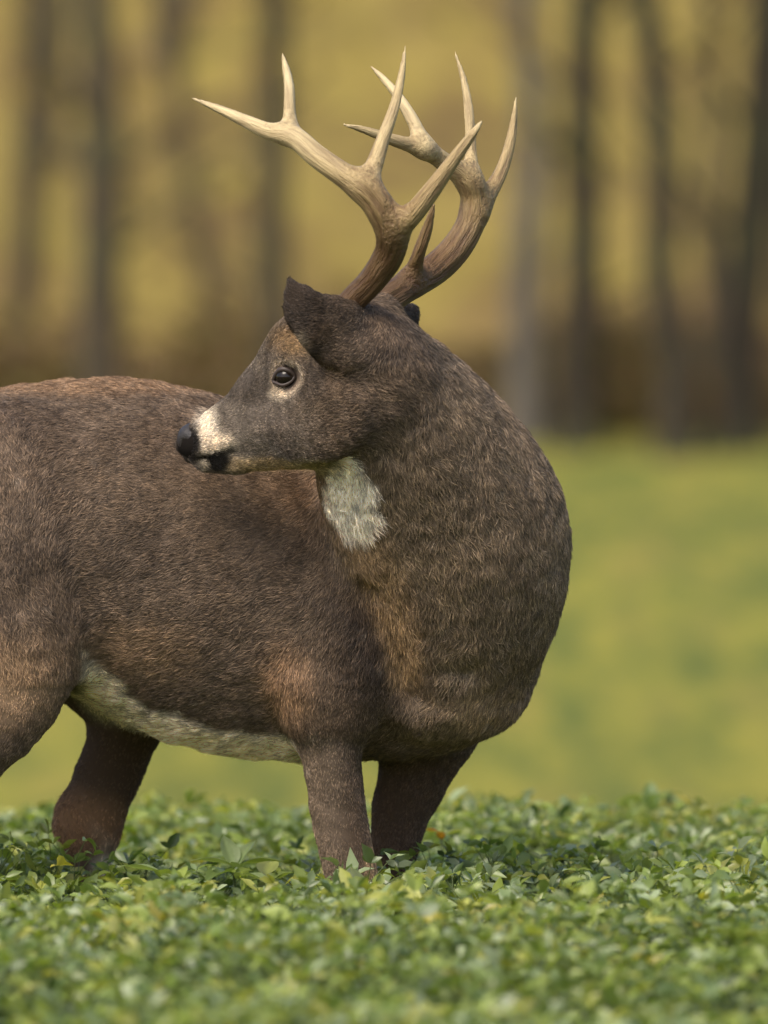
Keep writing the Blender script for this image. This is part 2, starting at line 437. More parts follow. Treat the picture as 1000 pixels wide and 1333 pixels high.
def smooth(V, Q, it=1, lam=.5):
    e = np.vstack([Q[:, [0, 1]], Q[:, [1, 2]], Q[:, [2, 3]], Q[:, [3, 0]]]); deg = np.bincount(e.ravel(), minlength=len(V))[:, None]
    for _ in range(it):
        A = np.zeros_like(V); np.add.at(A, e[:, 0], V[e[:, 1]]); np.add.at(A, e[:, 1], V[e[:, 0]]); V = V + lam * (A / deg - V)
    return V

# ------------------------------------------------------------------ deer anatomy (photo pixels + depth in metres)
TH = math.radians(24)                       # the head is turned a little away from the viewer
HL = np.array([math.sin(TH), math.cos(TH), 0.])   # deer-left lateral axis of the head (away from camera)
def head_y(px): return -.345 + (450 - px) / 1000.0 * math.tan(TH)
def HP(px, py, lat=0.0):
    """point on the head's midplane seen at (px,py), then moved lat metres sideways (negative = near side), keeping px,py of the final point"""
    y = head_y(px)
    # final point must project to (px,py): solve midplane px such that shift matches
    pm = px - lat * HL[0] * 1000; y = head_y(pm) + lat * HL[1]
    return P(px, py, y)
def sec_tb(top, bot, y, rl):
    a, b = P(*top, y), P(*bot, y); return [*((a + b) / 2), np.linalg.norm(a - b) / 2, rl]
def hsec(top, bot, rl):
    a, b = HP(*top), HP(*bot); return [*((a + b) / 2), np.linalg.norm(a - b) / 2, rl]
def S(px, py, y, rv, rl): return [*P(px, py, y), rv, rl]

CH = []
CH.append(Chain('trunk', [sec_tb((-235, 640), (-235, 800), .02, .09), sec_tb((-190, 560), (-190, 880), .02, .15), sec_tb((-110, 518), (-110, 900), .02, .185),
    sec_tb((0, 508), (0, 880), .02, .20), sec_tb((80, 496), (80, 872), .02, .205), sec_tb((150, 494), (150, 888), .02, .21), sec_tb((220, 506), (220, 938), .02, .22),
    sec_tb((300, 530), (300, 974), .02, .225), sec_tb((390, 545), (390, 988), .02, .22), sec_tb((480, 560), (480, 990), .02, .20), sec_tb((540, 600), (540, 982), .02, .165),
    sec_tb((585, 690), (585, 955), .01, .11), sec_tb((600, 740), (600, 930), .0, .06)], k=.02, flow=-1, n=3))
CH.append(Chain('tail', [S(-262, 640, .02, .030, .035), S(-300, 690, .02, .030, .040), S(-312, 760, .02, .026, .038), S(-306, 830, .02, .010, .014)], k=.03, flow=1))
# hind legs
CH.append(Chain('near_thigh', [S(-60, 640, -.10, .14, .10), S(-30, 760, -.125, .125, .095), S(10, 840, -.135, .095, .08), S(5, 905, -.14, .072, .062), S(-45, 985, -.14, .05, .045),
    S(-98, 1062, -.14, .038, .033), S(-122, 1095, -.14, .037, .030)], k=.06))
CH.append(Chain('near_hind_cannon', [S(-120, 1090, -.14, .036, .03), S(-112, 1150, -.14, .026, .022), S(-104, 1300, -.14, .020, .018), S(-98, 1400, -.14, .024, .021), S(-84, 1445, -.14, .022, .021)], k=.02))
CH.append(Chain('far_thigh', [S(40, 720, .12, .13, .09), S(120, 830, .15, .09, .08), S(163, 905, .16, .062, .06), S(158, 960, .165, .046, .05), S(138, 1015, .165, .043, .040), S(122, 1065, .165, .041, .034), S(116, 1088, .165, .036, .030)], k=.05))
CH.append(Chain('far_hind_cannon', [S(116, 1080, .165, .036, .03), S(118, 1150, .165, .025, .022), S(126, 1300, .165, .020, .018), S(132, 1410, .165, .024, .021), S(146, 1455, .165, .022, .021)], k=.02))
# fore legs
CH.append(Chain('near_shoulder', [S(520, 640, -.07, .09, .07), S(490, 740, -.115, .11, .075), S(455, 840, -.13, .092, .068), S(436, 915, -.13, .060, .058), S(430, 955, -.125, .043, .048),
    S(433, 1000, -.122, .038, .042), S(440, 1050, -.12, .037, .037), S(450, 1100, -.12, .034, .033), S(458, 1140, -.12, .033, .032), S(461, 1175, -.12, .034, .032), S(460, 1215, -.12, .024, .024), S(458, 1330, -.12, .019, .018), S(456, 1410, -.12, .024, .022), S(466, 1455, -.12, .022, .021)], k=.05))
CH.append(Chain('far_shoulder', [S(600, 800, .10, .09, .07), S(575, 900, .105, .075, .06), S(556, 965, .10, .054, .052), S(541, 1005, .10, .047, .045), S(525, 1050, .10, .041, .039), S(515, 1095, .10, .033, .033),
    S(509, 1135, .10, .030, .029), S(507, 1170, .10, .031, .030), S(505, 1215, .10, .023, .022), S(503, 1330, .10, .019, .018), S(500, 1410, .10, .023, .021), S(510, 1455, .10, .022, .021)], k=.035))
# chest and neck
CH.append(Chain('brisket', [S(560, 870, -.02, .105, .13), S(615, 885, -.03, .068, .09), S(640, 900, -.03, .044, .06)], k=.04, flow=-1))
CH.append(Chain('neck', [S(590, 850, -.05, .104, .15), S(601, 775, -.09, .126, .155), S(591, 697, -.15, .146, .145), S(556, 624, -.205, .138, .132), S(520, 554, -.27, .110, .112), S(486, 488, -.32, .078, .085), S(462, 450, -.345, .055, .070)], lat=(.25, 1, 0), k=.018, flow=-1))
# head
CH.append(Chain('brisket_knob', [S(605, 912, -.06, .036, .05), S(632, 910, -.05, .030, .04)], k=.035, flow=-1))
CH.append(Chain('shoulder_crease', [S(478, 770, -.215, .010, .02), S(505, 840, -.215, .014, .03), S(528, 890, -.20, .018, .035), S(545, 915, -.18, .012, .03)], k=.03, sub=True))
CH.append(Chain('chest_fold', [S(535, 893, -.222, .006, .012), S(575, 884, -.235, .007, .014), S(620, 874, -.212, .006, .012)], k=.03, sub=True))
CH.append(Chain('jaw_fold', [[*HP(440, 545, -.082), .008, .014], [*HP(430, 575, -.075), .009, .016], [*HP(424, 600, -.066), .008, .014]], lat=HL, k=.025, sub=True))
CH.append(Chain('elbow', [S(396, 893, -.165, .026, .026), S(404, 930, -.155, .022, .024)], k=.035))
CH.append(Chain('far_hock', [S(96, 1056, .165, .020, .024), S(90, 1074, .165, .017, .020)], k=.025))
CH.append(Chain('head', [hsec((240, 566), (244, 592), .019), hsec((258, 549), (266, 604), .0285), hsec((284, 529), (296, 612), .033), hsec((318, 502), (336, 614), .036), hsec((350, 466), (374, 613), .048),
    hsec((384, 434), (414, 608), .062), hsec((420, 412), (455, 590), .068), hsec((465, 412), (500, 560), .066)], lat=HL, k=.04, flow=1, n=4))
CH.append(Chain('cheek', [[*HP(385, 555, -.042), .040, .018], [*HP(420, 545, -.05), .05, .022], [*HP(445, 520, -.052), .045, .022]], lat=HL, k=.03))
CH.append(Chain('brow', [[*HP(362, 468, -.046), .012, .012], [*HP(381, 462, -.059), .017, .016], [*HP(402, 468, -.060), .014, .012]], lat=HL, k=.018))
CH.append(Chain('far_brow', [[*HP(400, 464, .046), .013, .012], [*HP(425, 464, .058), .015, .014]], lat=HL, k=.018))
CH.append(Chain('forehead', [[*HP(368, 456), .019, .034], [*HP(388, 440), .026, .042], [*HP(425, 420), .022, .04]], lat=HL, k=.02))
CH.append(Chain('upper_lip', [[*HP(262, 583, -.016), .016, .012], [*HP(283, 580, -.022), .016, .012], [*HP(300, 574, -.024), .012, .010]], lat=HL, k=.012))
CH.append(Chain('chin', [[*HP(266, 603), .009, .016], [*HP(285, 604), .010, .020], [*HP(310, 606), .010, .022]], lat=HL, k=.010))
CH.append(Chain('socket', [[*HP(367, 491, -.076), .017, .020], [*HP(374, 491, -.077), .017, .020]], lat=HL, k=.012, sub=True))
CH.append(Chain('far_socket', [[*HP(415, 491, .078), .017, .020], [*HP(422, 491, .078), .017, .020]], lat=HL, k=.012, sub=True))
CH.append(Chain('mouth_slit', [[*HP(246, 599, -.024), .003, .012], [*HP(268, 595, -.036), .0035, .014], [*HP(300, 588, -.045), .003, .012]], lat=HL, k=.005, sub=True))
CH.append(Chain('jaw_groove', [[*HP(300, 592, -.040), .004, .006], [*HP(340, 590, -.046), .004, .006]], lat=HL, k=.02, sub=True))
# ears: cupped leaves
EL = norm(HL + np.array([.1, 0, -.35]))
CH.append(Chain('near_ear', [[*P(478, 446, -.385), .046, .030], [*P(450, 438, -.418), .044, .026], [*P(426, 424, -.437), .039, .021], [*P(405, 411, -.447), .031, .015], [*P(392, 394, -.45), .0255, .011], [*P(383, 379.5, -.45), .0155, .008], [*P(379, 369, -.45), .0065, .006], [*P(377, 364, -.45), .004, .005]], lat=EL, k=.026, flow=1, n=5))
CH.append(Chain('near_ear_cup', [[*P(428, 428, -.415), .024, .016], [*P(410, 412, -.423), .023, .014], [*P(394, 393, -.430), .011, .010]], lat=EL, k=.008, sub=True))
CH.append(Chain('far_ear', [[*P(500, 445, -.262), .022, .018], [*P(515, 432, -.235), .034, .016], [*P(524, 423, -.205), .030, .012], [*P(533, 410, -.175), .018, .009], [*P(540, 399, -.15), .004, .006]], lat=(.8, .2, .3), k=.012, flow=1))
# antler pedicles
CH.append(Chain('near_pedicle', [[*P(458, 425, -.375), .026, .026], [*P(446, 410, -.38), .020, .020]], k=.02))
CH.append(Chain('far_pedicle', [[*P(492, 425, -.325), .026, .026], [*P(499, 404, -.315), .020, .020]], k=.02))

H_BODY = .005
lo = np.array([-.90, -.52, -.01]); hi = np.array([.30, .30, 1.16])
F, lo = field(CH, lo, hi, H_BODY)
V, Q = surface_nets(F, lo, H_BODY); V = smooth(V, Q, 2, .5)
# keep only the largest connected surface
par = np.arange(len(V))
def _comp(V, Q):
    lab = np.arange(len(V))
    while True:
        m = lab[Q].min(1); new = lab.copy()
        for k in range(4): np.minimum.at(new, Q[:, k], m)
        new = new[new]; new = new[new]
        if (new == lab).all(): return lab
        lab = new
lab = _comp(V, Q); big = np.bincount(lab).argmax(); keep = lab == big
remap = np.cumsum(keep) - 1; Q = remap[Q[keep[Q[:, 0]]]]; V = V[keep]
N = vertex_normals(V, Q)
reg_neck = np.exp(-np.clip(next(c for c in CH if c.name == 'neck').eval(V), 0, 1) / .012)
# gentle muscle folds and unevenness
disp = (fnoise(V * 14, 2) - .5) * .008 * (1 - .7 * reg_neck) + (fnoise(V * 40 + 5, 2) - .5) * .004
headw = np.exp(-((np.linalg.norm(V - HP(330, 540), axis=1) / .16) ** 4))
V = V + N * (disp * (1 - .85 * headw))[:, None]
N = vertex_normals(V, Q)

# hair flow and body region weights at the vertices
flow = np.zeros_like(V); reg = {}
wsum = np.zeros(len(V))
for c in CH:
    if c.sub: continue
    f, T, _ = c.eval(V, True)
    w = np.exp(-np.clip(f, -.0, 1) / .012); reg[c.name] = w
    flow += (w * c.flow)[:, None] * T; wsum += w
def R(*names):
    r = np.zeros(len(V))
    for n_ in names: r = np.maximum(r, reg[n_])
    return r
legw = R('near_thigh', 'far_thigh', 'near_shoulder', 'far_shoulder', 'near_hind_cannon', 'far_hind_cannon')
flow /= wsum[:, None]; flow += np.array([0, 0, -.45])[None] * (1 - headw)[:, None]
# hair on the head runs from nose to neck (head chain goes nose -> occiput)
flow -= N * (flow * N).sum(1)[:, None]; flow /= np.linalg.norm(flow, axis=1)[:, None] + 1e-9

# coat colours (linear albedo) -----------------------------------------------------
def blob(c, r, soft=.35, axes=None):
    d = np.linalg.norm((V - c) / np.asarray(r), axis=1); return 1 - sstep(1 - soft, 1 + soft, d)
col = np.tile(np.array([.135, .103, .080]), (len(V), 1))
def paint(c, w):
    global col
    w = np.clip(w, 0, 1)[:, None]; col = col * (1 - w) + np.asarray(c)[None] * w
nz = fnoise(V * 9 + 3, 3); nz2 = fnoise(V * 26 + 9, 3)
paint((.170, .125, .092), sstep(.5, .75, nz) * .6); paint((.10, .076, .06), sstep(.5, .25, nz) * .55)
headR = R('head', 'cheek', 'brow', 'forehead', 'chin', 'upper_lip')
paint((.205, .162, .122), np.clip(R('neck') * 1.0 - headR * .8, 0, 1))
paint((.235, .185, .135), R('neck') * sstep(.5, .7, nz2) * .5)
paint((.23, .155, .10), blob(P(130, 497, .02), (.16, .12, .03)) * .8)
paint((.058, .043, .034), blob(P(495, 840, -.2), (.065, .12, .10), .5) * .9)      # dark shoulder coat, with the shade of the neck crease painted in
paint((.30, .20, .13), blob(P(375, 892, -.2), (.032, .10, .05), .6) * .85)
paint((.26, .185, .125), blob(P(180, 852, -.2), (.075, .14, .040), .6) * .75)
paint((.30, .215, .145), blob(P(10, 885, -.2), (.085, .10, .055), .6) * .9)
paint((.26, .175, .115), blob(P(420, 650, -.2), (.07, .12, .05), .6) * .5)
paint((.36, .27, .19), blob(P(640, 918, -.14), (.050, .12, .030), .5))
paint((.18, .13, .088), blob(P(680, 880, -.1), (.07, .12, .06)) * .4)
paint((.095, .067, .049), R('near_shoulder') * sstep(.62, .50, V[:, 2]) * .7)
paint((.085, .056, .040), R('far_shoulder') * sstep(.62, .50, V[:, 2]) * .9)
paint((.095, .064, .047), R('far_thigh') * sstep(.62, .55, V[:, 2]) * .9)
paint((.30, .18, .11), blob(P(108, 1070, .165), (.06, .08, .040), .5) * .9)
paint((.30, .22, .14), blob(P(488, 1122, -.12), (.014, .08, .03)) * .8)
# white belly
bx = np.interp(V[:, 0], [P(100, 0, -.1)[0], P(150, 0, -.1)[0], P(200, 0, -.1)[0], P(300, 0, -.1)[0], P(400, 0, -.1)[0]],
               [P(0, 835, -.1)[2], P(0, 880, -.1)[2], P(0, 928, -.1)[2], P(0, 950, -.1)[2], P(0, 962, -.1)[2]])
wob = (nz2 - .5) * .03 + (fnoise(V * 70, 2) - .5) * .02
bel = sstep(.010, -.008, V[:, 2] - bx + wob) * sstep(P(105, 0, 0)[0], P(135, 0, 0)[0], V[:, 0]) * sstep(P(470, 0, 0)[0], P(430, 0, 0)[0], V[:, 0])
bel = bel * (1 - .95 * sstep(.3, .8, R('far_thigh', 'near_shoulder') * (V[:, 2] < .60)))
bel = np.where((R('far_thigh') > .8) & (V[:, 1] > .08) & (V[:, 2] < .57), 0, bel)
paint((.80, .76, .66), bel)
paint((.70, .67, .62), reg['tail'] * (V[:, 0] > P(-300, 0, 0)[0]) * (V[:, 2] < P(0, 690, 0)[2]) * .8)
inner = blob(P(140, 895, .06), (.045, .10, .05)); paint((.66, .62, .50), inner * .8)
# throat
thr = blob(P(461, 642, -.27), (.037, .12, .050), .35) ; thr = np.maximum(thr, blob(P(447, 612, -.30), (.026, .10, .022), .2))
thr = sstep(.25, .75, thr + (fnoise(V * 60 + 2, 2) - .5) * .9)
strk = np.zeros(len(V))
for (a, b, r) in ((480, 700, .03), (496, 745, .028), (512, 795, .026), (526, 845, .024)): strk = np.maximum(strk, blob(P(a, b, -.2), (r, .12, .05), .6))
paint((.34, .245, .155), strk * .95 * (1 - np.clip(R('near_shoulder') - R('neck'), 0, 1)))
paint((.84, .81, .78), thr)
# head
fw = sstep(.35, .7, headR) * np.exp(-((np.linalg.norm(V - HP(335, 535), axis=1) / .135) ** 6))
paint((.170, .150, .134), fw)
paint((.085, .072, .064), fw * blob(HP(325, 505), (.06, .2, .022)) * .8)
paint((.10, .085, .075), blob(HP(402, 500, -.06), (.020, .05, .026)) * .7)
paint((.22, .19, .175), blob(HP(350, 545, -.04), (.03, .06, .02)) * .5)
paint((.24, .165, .085), blob(HP(388, 445), (.036, .2, .018), .5) * .8)
paint((.13, .085, .045), blob(HP(410, 432), (.03, .2, .02), .5) * .7)
de = np.linalg.norm((V - HP(372, 491, -.062)) * np.array([1, .8, 1.05]), axis=1)
near_side = ((V - HP(372, 491)) @ HL) < 0
paint((.60, .52, .43), sstep(.030, .023, de) * near_side * .6)
paint((.62, .56, .48), blob(HP(361, 513, -.05), (.013, .05, .009)) * .7)
paint((.14, .105, .09), sstep(.0225, .018, de) * near_side * .8)
paint((.76, .72, .66), blob(HP(268, 557), (.013, .2, .026), .6)); paint((.70, .64, .56), blob(HP(280, 579), (.021, .2, .015), .7))
for mx, my in ((252, 597), (262, 596), (272, 594), (282, 592), (292, 589), (300, 586)): paint((.03, .024, .02), blob(HP(mx, my), (.008, .2, .0035), .4) * .9)
paint((.55, .47, .36), blob(HP(305, 602), (.03, .2, .007), .4) * .8)
paint((.40, .31, .185), blob(HP(350, 607), (.06, .2, .010), .4) * .85); paint((.36, .32, .19), blob(HP(405, 606), (.03, .2, .009), .4) * .7)
paint((.012, .010, .009), blob(HP(281, 601), (.018, .2, .012), .25)); paint((.55, .50, .42), blob(HP(263, 604), (.005, .2, .006), .3) * .8)
paint((.012, .010, .009), blob(HP(244, 577), (.015, .2, .019), .2))
ear = np.maximum(sstep(.5, .9, reg['near_ear']), sstep(.5, .9, reg['far_ear']))
eart = ear * np.maximum(sstep(.0, -.06, V[:, 0] + .035), reg['far_ear'])
paint((.040, .031, .026), eart * .95)
edge = (np.abs(N @ np.asarray(EL)) < .45) * reg['near_ear'] * (V[:, 0] < -.08)
paint((.05, .04, .034), edge * .6)
rim = blob(P(398, 452, -.43), (.010, .05, .020), .4); paint((.30, .26, .20), rim * reg['near_ear'] * .55)
vcol = np.clip(col * np.array([1.30, 1.24, 1.16]), 0, 1.05)

# ---- materials of the deer
t = NT('deer_skin'); a = t.attr('col').outputs['Color']; t.link(t.mix(1.0, a, (.62, .60, .58), 'MULTIPLY'), t.b.inputs['Base Color'])
t.b.inputs['Roughness'].default_value = .9; t.b.inputs['Specular IOR Level'].default_value = .1; M_skin = t.m
t = NT('deer_hair'); a = t.attr('col').outputs['Color']; hi_ = t.new('ShaderNodeHairInfo')
r1 = t.ramp(hi_.outputs['Intercept'], [(0, (.55, .52, .50)), (.45, (.85, .84, .83)), (.75, (1.25, 1.2, 1.12)), (1, (.95, .9, .86))])
rv = t.ramp(hi_.outputs['Random'], [(0, (.38, .37, .36)), (.5, (.84, .83, .82)), (.85, (1.25, 1.22, 1.16)), (1, (2.05, 1.97, 1.82))])
c = t.mix(1.0, a, r1, 'MULTIPLY'); c = t.mix(1.0, c, rv, 'MULTIPLY'); t.link(c, t.b.inputs['Base Color'])
t.b.inputs['Roughness'].default_value = .55; t.b.inputs['Specular IOR Level'].default_value = .35; M_hair = t.m
t = NT('antler_bone'); g = t.attr('grain').outputs['Vector']; ag = t.attr('age').outputs['Fac']
n1 = t.noise(g, 150, 4, .55); n2 = t.noise(g, 520, 2); n3 = t.noise(t.new('ShaderNodeTexCoord').outputs['Object'], 22, 3); pl = t.attr('plain').outputs['Fac']
n1 = t.math('ADD', t.math('MULTIPLY', n1, pl), t.math('MULTIPLY', t.math('SUBTRACT', 1.0, pl), t.noise(t.new('ShaderNodeTexCoord').outputs['Object'], 130, 4, .6))); n2 = t.math('MULTIPLY', n2, pl)
base = t.ramp(ag, [(0, (.085, .046, .020)), (.25, (.165, .095, .040)), (.5, (.33, .225, .100)), (.75, (.55, .42, .215)), (.95, (.66, .53, .30)), (1, (.22, .14, .08))])
c = t.mix(t.ramp(n1, [(.38, (1, 1, 1)), (.58, (0, 0, 0))]), base, t.mix(t.math('SUBTRACT', .80, t.math('MULTIPLY', ag, .45)), base, (.10, .05, .025)))
c = t.mix(t.math('MULTIPLY', t.ramp(n3, [(.5, (0, 0, 0)), (.7, (1, 1, 1))]), .35), c, (.27, .17, .085))
t.link(c, t.b.inputs['Base Color']); t.b.inputs['Roughness'].default_value = .48; t.b.inputs['Specular IOR Level'].default_value = .32
rough_h = t.math('ADD', n1, t.math('MULTIPLY', n2, .4)); t.bump(t.math('MULTIPLY', rough_h, t.math('SUBTRACT', 1.25, ag)), .9, .008); M_antler = t.m
t = NT('wet_nose'); n1 = t.noise(t.new('ShaderNodeTexCoord').outputs['Object'], 420, 2)
t.b.inputs['Base Color'].default_value = (.026, .021, .019, 1); t.b.inputs['Roughness'].default_value = .5; t.bump(n1, .6, .0015); M_nose = t.m
t = NT('eye_ball'); t.b.inputs['Base Color'].default_value = (.012, .008, .006, 1); t.b.inputs['Roughness'].default_value = .04; t.b.inputs['Specular IOR Level'].default_value = .35; M_eye = t.m
t = NT('eye_lid'); t.b.inputs['Base Color'].default_value = (.055, .038, .032, 1); t.b.inputs['Roughness'].default_value = .5; M_lid = t.m
t = NT('hoof_horn'); t.b.inputs['Base Color'].default_value = (.02, .017, .015, 1); t.b.inputs['Roughness'].default_value = .4; M_hoof = t.m

# ---- objects of the deer
deer = link('deer', None); deer.location = (-.15, 0, 0)
tag(deer, 'brown antlered buck standing in green crop, head turned back over its shoulder', 'deer')
off = np.array(deer.location)
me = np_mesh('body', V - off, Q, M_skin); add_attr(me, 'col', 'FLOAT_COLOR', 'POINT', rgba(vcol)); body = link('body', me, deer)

# fur
def fur(n):
    r_ = np.random.default_rng(11)
    tri = np.vstack([Q[:, [0, 1, 2]], Q[:, [0, 2, 3]]]); ar = .5 * np.linalg.norm(np.cross(V[tri[:, 1]] - V[tri[:, 0]], V[tri[:, 2]] - V[tri[:, 0]]), axis=1)
    ctr = V[tri].mean(1)
    dens = np.where(ctr[:, 1] > .10, .25, 1.0) * np.where(ctr[:, 0] < -.56, .35, 1.0) * np.where(ctr[:, 2] < .30, .3, 1.0)
    hw = headw[tri[:, 0]]; dens = dens * (1 + 2.0 * hw) * np.where(N[tri[:, 0], 1] > .5, .3, 1.0)
    pr = ar * dens; pr /= pr.sum(); k = r_.choice(len(tri), n, p=pr)
    a, b = r_.random(n), r_.random(n); m = a + b > 1; a[m] = 1 - a[m]; b[m] = 1 - b[m]; w = np.stack([1 - a - b, a, b], 1)
    ip = lambda A: (A[tri[k]] * (w[..., None] if A.ndim == 2 else w)).sum(1)
    p, nn, fl, cc = ip(V), ip(N), ip(flow), ip(vcol); hd = ip(headw); er = ip(ear * 1.0); lg = ip(legw * (V[:, 2] < .60)); nk = ip(reg['neck'])
    # no fur on nose leather, eye and hooves
    ok = (np.linalg.norm((p - HP(372, 491, -.064)) * np.array([1, .8, 1.05]), axis=1) > .0165) & (np.linalg.norm((p - HP(243, 577)) / np.array([.017, .04, .020]), axis=1) > 1) & (p[:, 2] > .07)
    p, nn, fl, cc, hd, er, lg, nk = (x[ok] for x in (p, nn, fl, cc, hd, er, lg, nk)); n = len(p)
    L = .0100 + .003 * nk; L = L * (1 - hd) + .0060 * hd; tipd = np.linalg.norm(p - P(384, 376, -.45), axis=1); L = L * (1 - .40 * np.exp(-(tipd / .025) ** 2) * np.clip(er, 0, 1)) * (1 - .25 * np.clip(er, 0, 1)); L = L * (1 - .45 * np.clip(lg, 0, 1))
    wh = sstep(.4, .7, cc.max(1)) * (1 - hd); L = L * (1 + .6 * wh)
    fore = np.exp(-((np.linalg.norm(p - HP(395, 440), axis=1) / .035) ** 2)); L = L + .011 * fore
    # tufts: neighbouring hairs lean together
    tuft = 80.0
    j1 = np.stack([vnoise(p * tuft + o) for o in (0, 31, 57)], 1) - .5; j2 = np.stack([vnoise(p * 17 + o) for o in (3, 23, 47)], 1) - .5
    amp = .80 * (1 + .2 * nk) * (1 - .5 * hd) * (1 - .3 * np.clip(lg, 0, 1))
    dr = fl + amp[:, None] * j1 * 1.1 + j2 * .55 + r_.normal(size=(n, 3)) * .30
    dr -= nn * (dr * nn).sum(1)[:, None]; dr /= np.linalg.norm(dr, axis=1)[:, None] + 1e-9
    lift = .36 + (.14 + .08 * nk) * (vnoise(p * 45 + 70) - .5) * 2 + .10 * r_.normal(size=n) + .45 * fore; lift = np.clip(lift, .08, .9)
    L = L * (.65 + .7 * r_.random(n)); s = np.array([0, .33, .66, 1.0])
    pts = p[:, None] - nn[:, None] * .001 + L[:, None, None] * (dr[:, None] * s[None, :, None] + nn[:, None] * (lift[:, None] * (s - .42 * s * s)[None])[..., None])
    pts[:, 2:, 2] -= (L * .06)[:, None] * np.array([.5, 1.0])
    cv = bpy.data.hair_curves.new('coat'); cv.add_curves([4] * n)
    cv.points.foreach_set('position', (pts - off).astype(np.float32).ravel())
    r0 = (.00037 + .00004 * np.clip(nk, 0, 1) - .00008 * hd)[:, None] * np.array([1, .95, .7, .15])[None]
    a_ = cv.attributes.get('radius') or cv.attributes.new('radius', 'FLOAT', 'POINT'); a_.data.foreach_set('value', r0.astype(np.float32).ravel())
    # flecks of lighter and darker hair in patches
    fleck = (.50 + 1.0 * fnoise(p * np.array([150, 150, 70]) + 13, 2)) * (.90 + .20 * vnoise(p * 22 + 5)); cc = cc * fleck[:, None]
    add_attr(cv, 'col', 'FLOAT_COLOR', 'CURVE', rgba(cc)); cv.materials.append(M_hair)
    return link('coat', cv, deer)
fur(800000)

# antlers -----------------------------------------------------------------------
def Z(x, y, r): return (230 + .47 * x, 40 + .47 * y, r * .00047)
def beam(pts, ys):
    o = []
    for (x, y, r), d in zip(pts, np.interp(np.linspace(0, 1, len(pts)), np.linspace(0, 1, len(ys)), ys)):
        px, py, rr = Z(x, y, r); o.append([*P(px, py, d), rr, rr])
    return o
ant_near = [
    ([(440, 808, 34), (466, 770, 34), (541, 692, 37), (588, 620, 41), (596, 560, 44), (570, 500, 43), (525, 442, 39), (455, 395, 33), (385, 345, 31), (325, 295, 29), (255, 278, 23), (190, 250, 18), (115, 216, 12), (42, 187, 4)],
     [-.375, -.40, -.43, -.455, -.475, -.48, -.475, -.46, -.44, -.42, -.40, -.38]),
    ([(318, 290, 26), (313, 235, 18), (312, 160, 15), (303, 105, 11), (292, 62, 4)], [-.43, -.42, -.405, -.40]),
    ([(520, 430, 34), (545, 378, 25), (572, 300, 19), (602, 215, 15), (622, 130, 11), (634, 42, 4)], [-.475, -.455, -.43, -.415]),
    ([(606, 548, 28), (648, 515, 29), (708, 440, 25), (762, 365, 19), (810, 300, 14), (846, 250, 5)], [-.47, -.49, -.505, -.51]),
    ([(600, 560, 24), (625, 505, 15), (648, 477, 6)], [-.46, -.44, -.43]),
]
ant_far = [
    ([(498, 812, 36), (536, 782, 38), (600, 735, 40), (660, 695, 42), (715, 660, 43), (768, 610, 41), (806, 550, 39), (824, 490, 37), (820, 440, 36), (792, 400, 33), (742, 365, 27), (692, 330, 25), (640, 315, 20), (585, 298, 16), (520, 275, 11), (462, 260, 5)],
     [-.318, -.30, -.26, -.215, -.19, -.18, -.185, -.20, -.225, -.25, -.275, -.29]),
    ([(690, 328, 22), (652, 245, 18), (612, 180, 14), (572, 132, 10), (536, 97, 4)], [-.235, -.215, -.20, -.19]),
    ([(816, 420, 26), (815, 340, 17), (810, 230, 14), (796, 140, 10), (771, 60, 4)], [-.19, -.165, -.14, -.13]),
    ([(832, 500, 30), (872, 440, 23), (905, 375, 18), (928, 290, 14), (941, 182, 4)], [-.18, -.155, -.13, -.12]),
    ([(650, 690, 24), (668, 625, 20), (694, 550, 14), (713, 482, 6)], [-.26, -.285, -.30, -.31]),
]
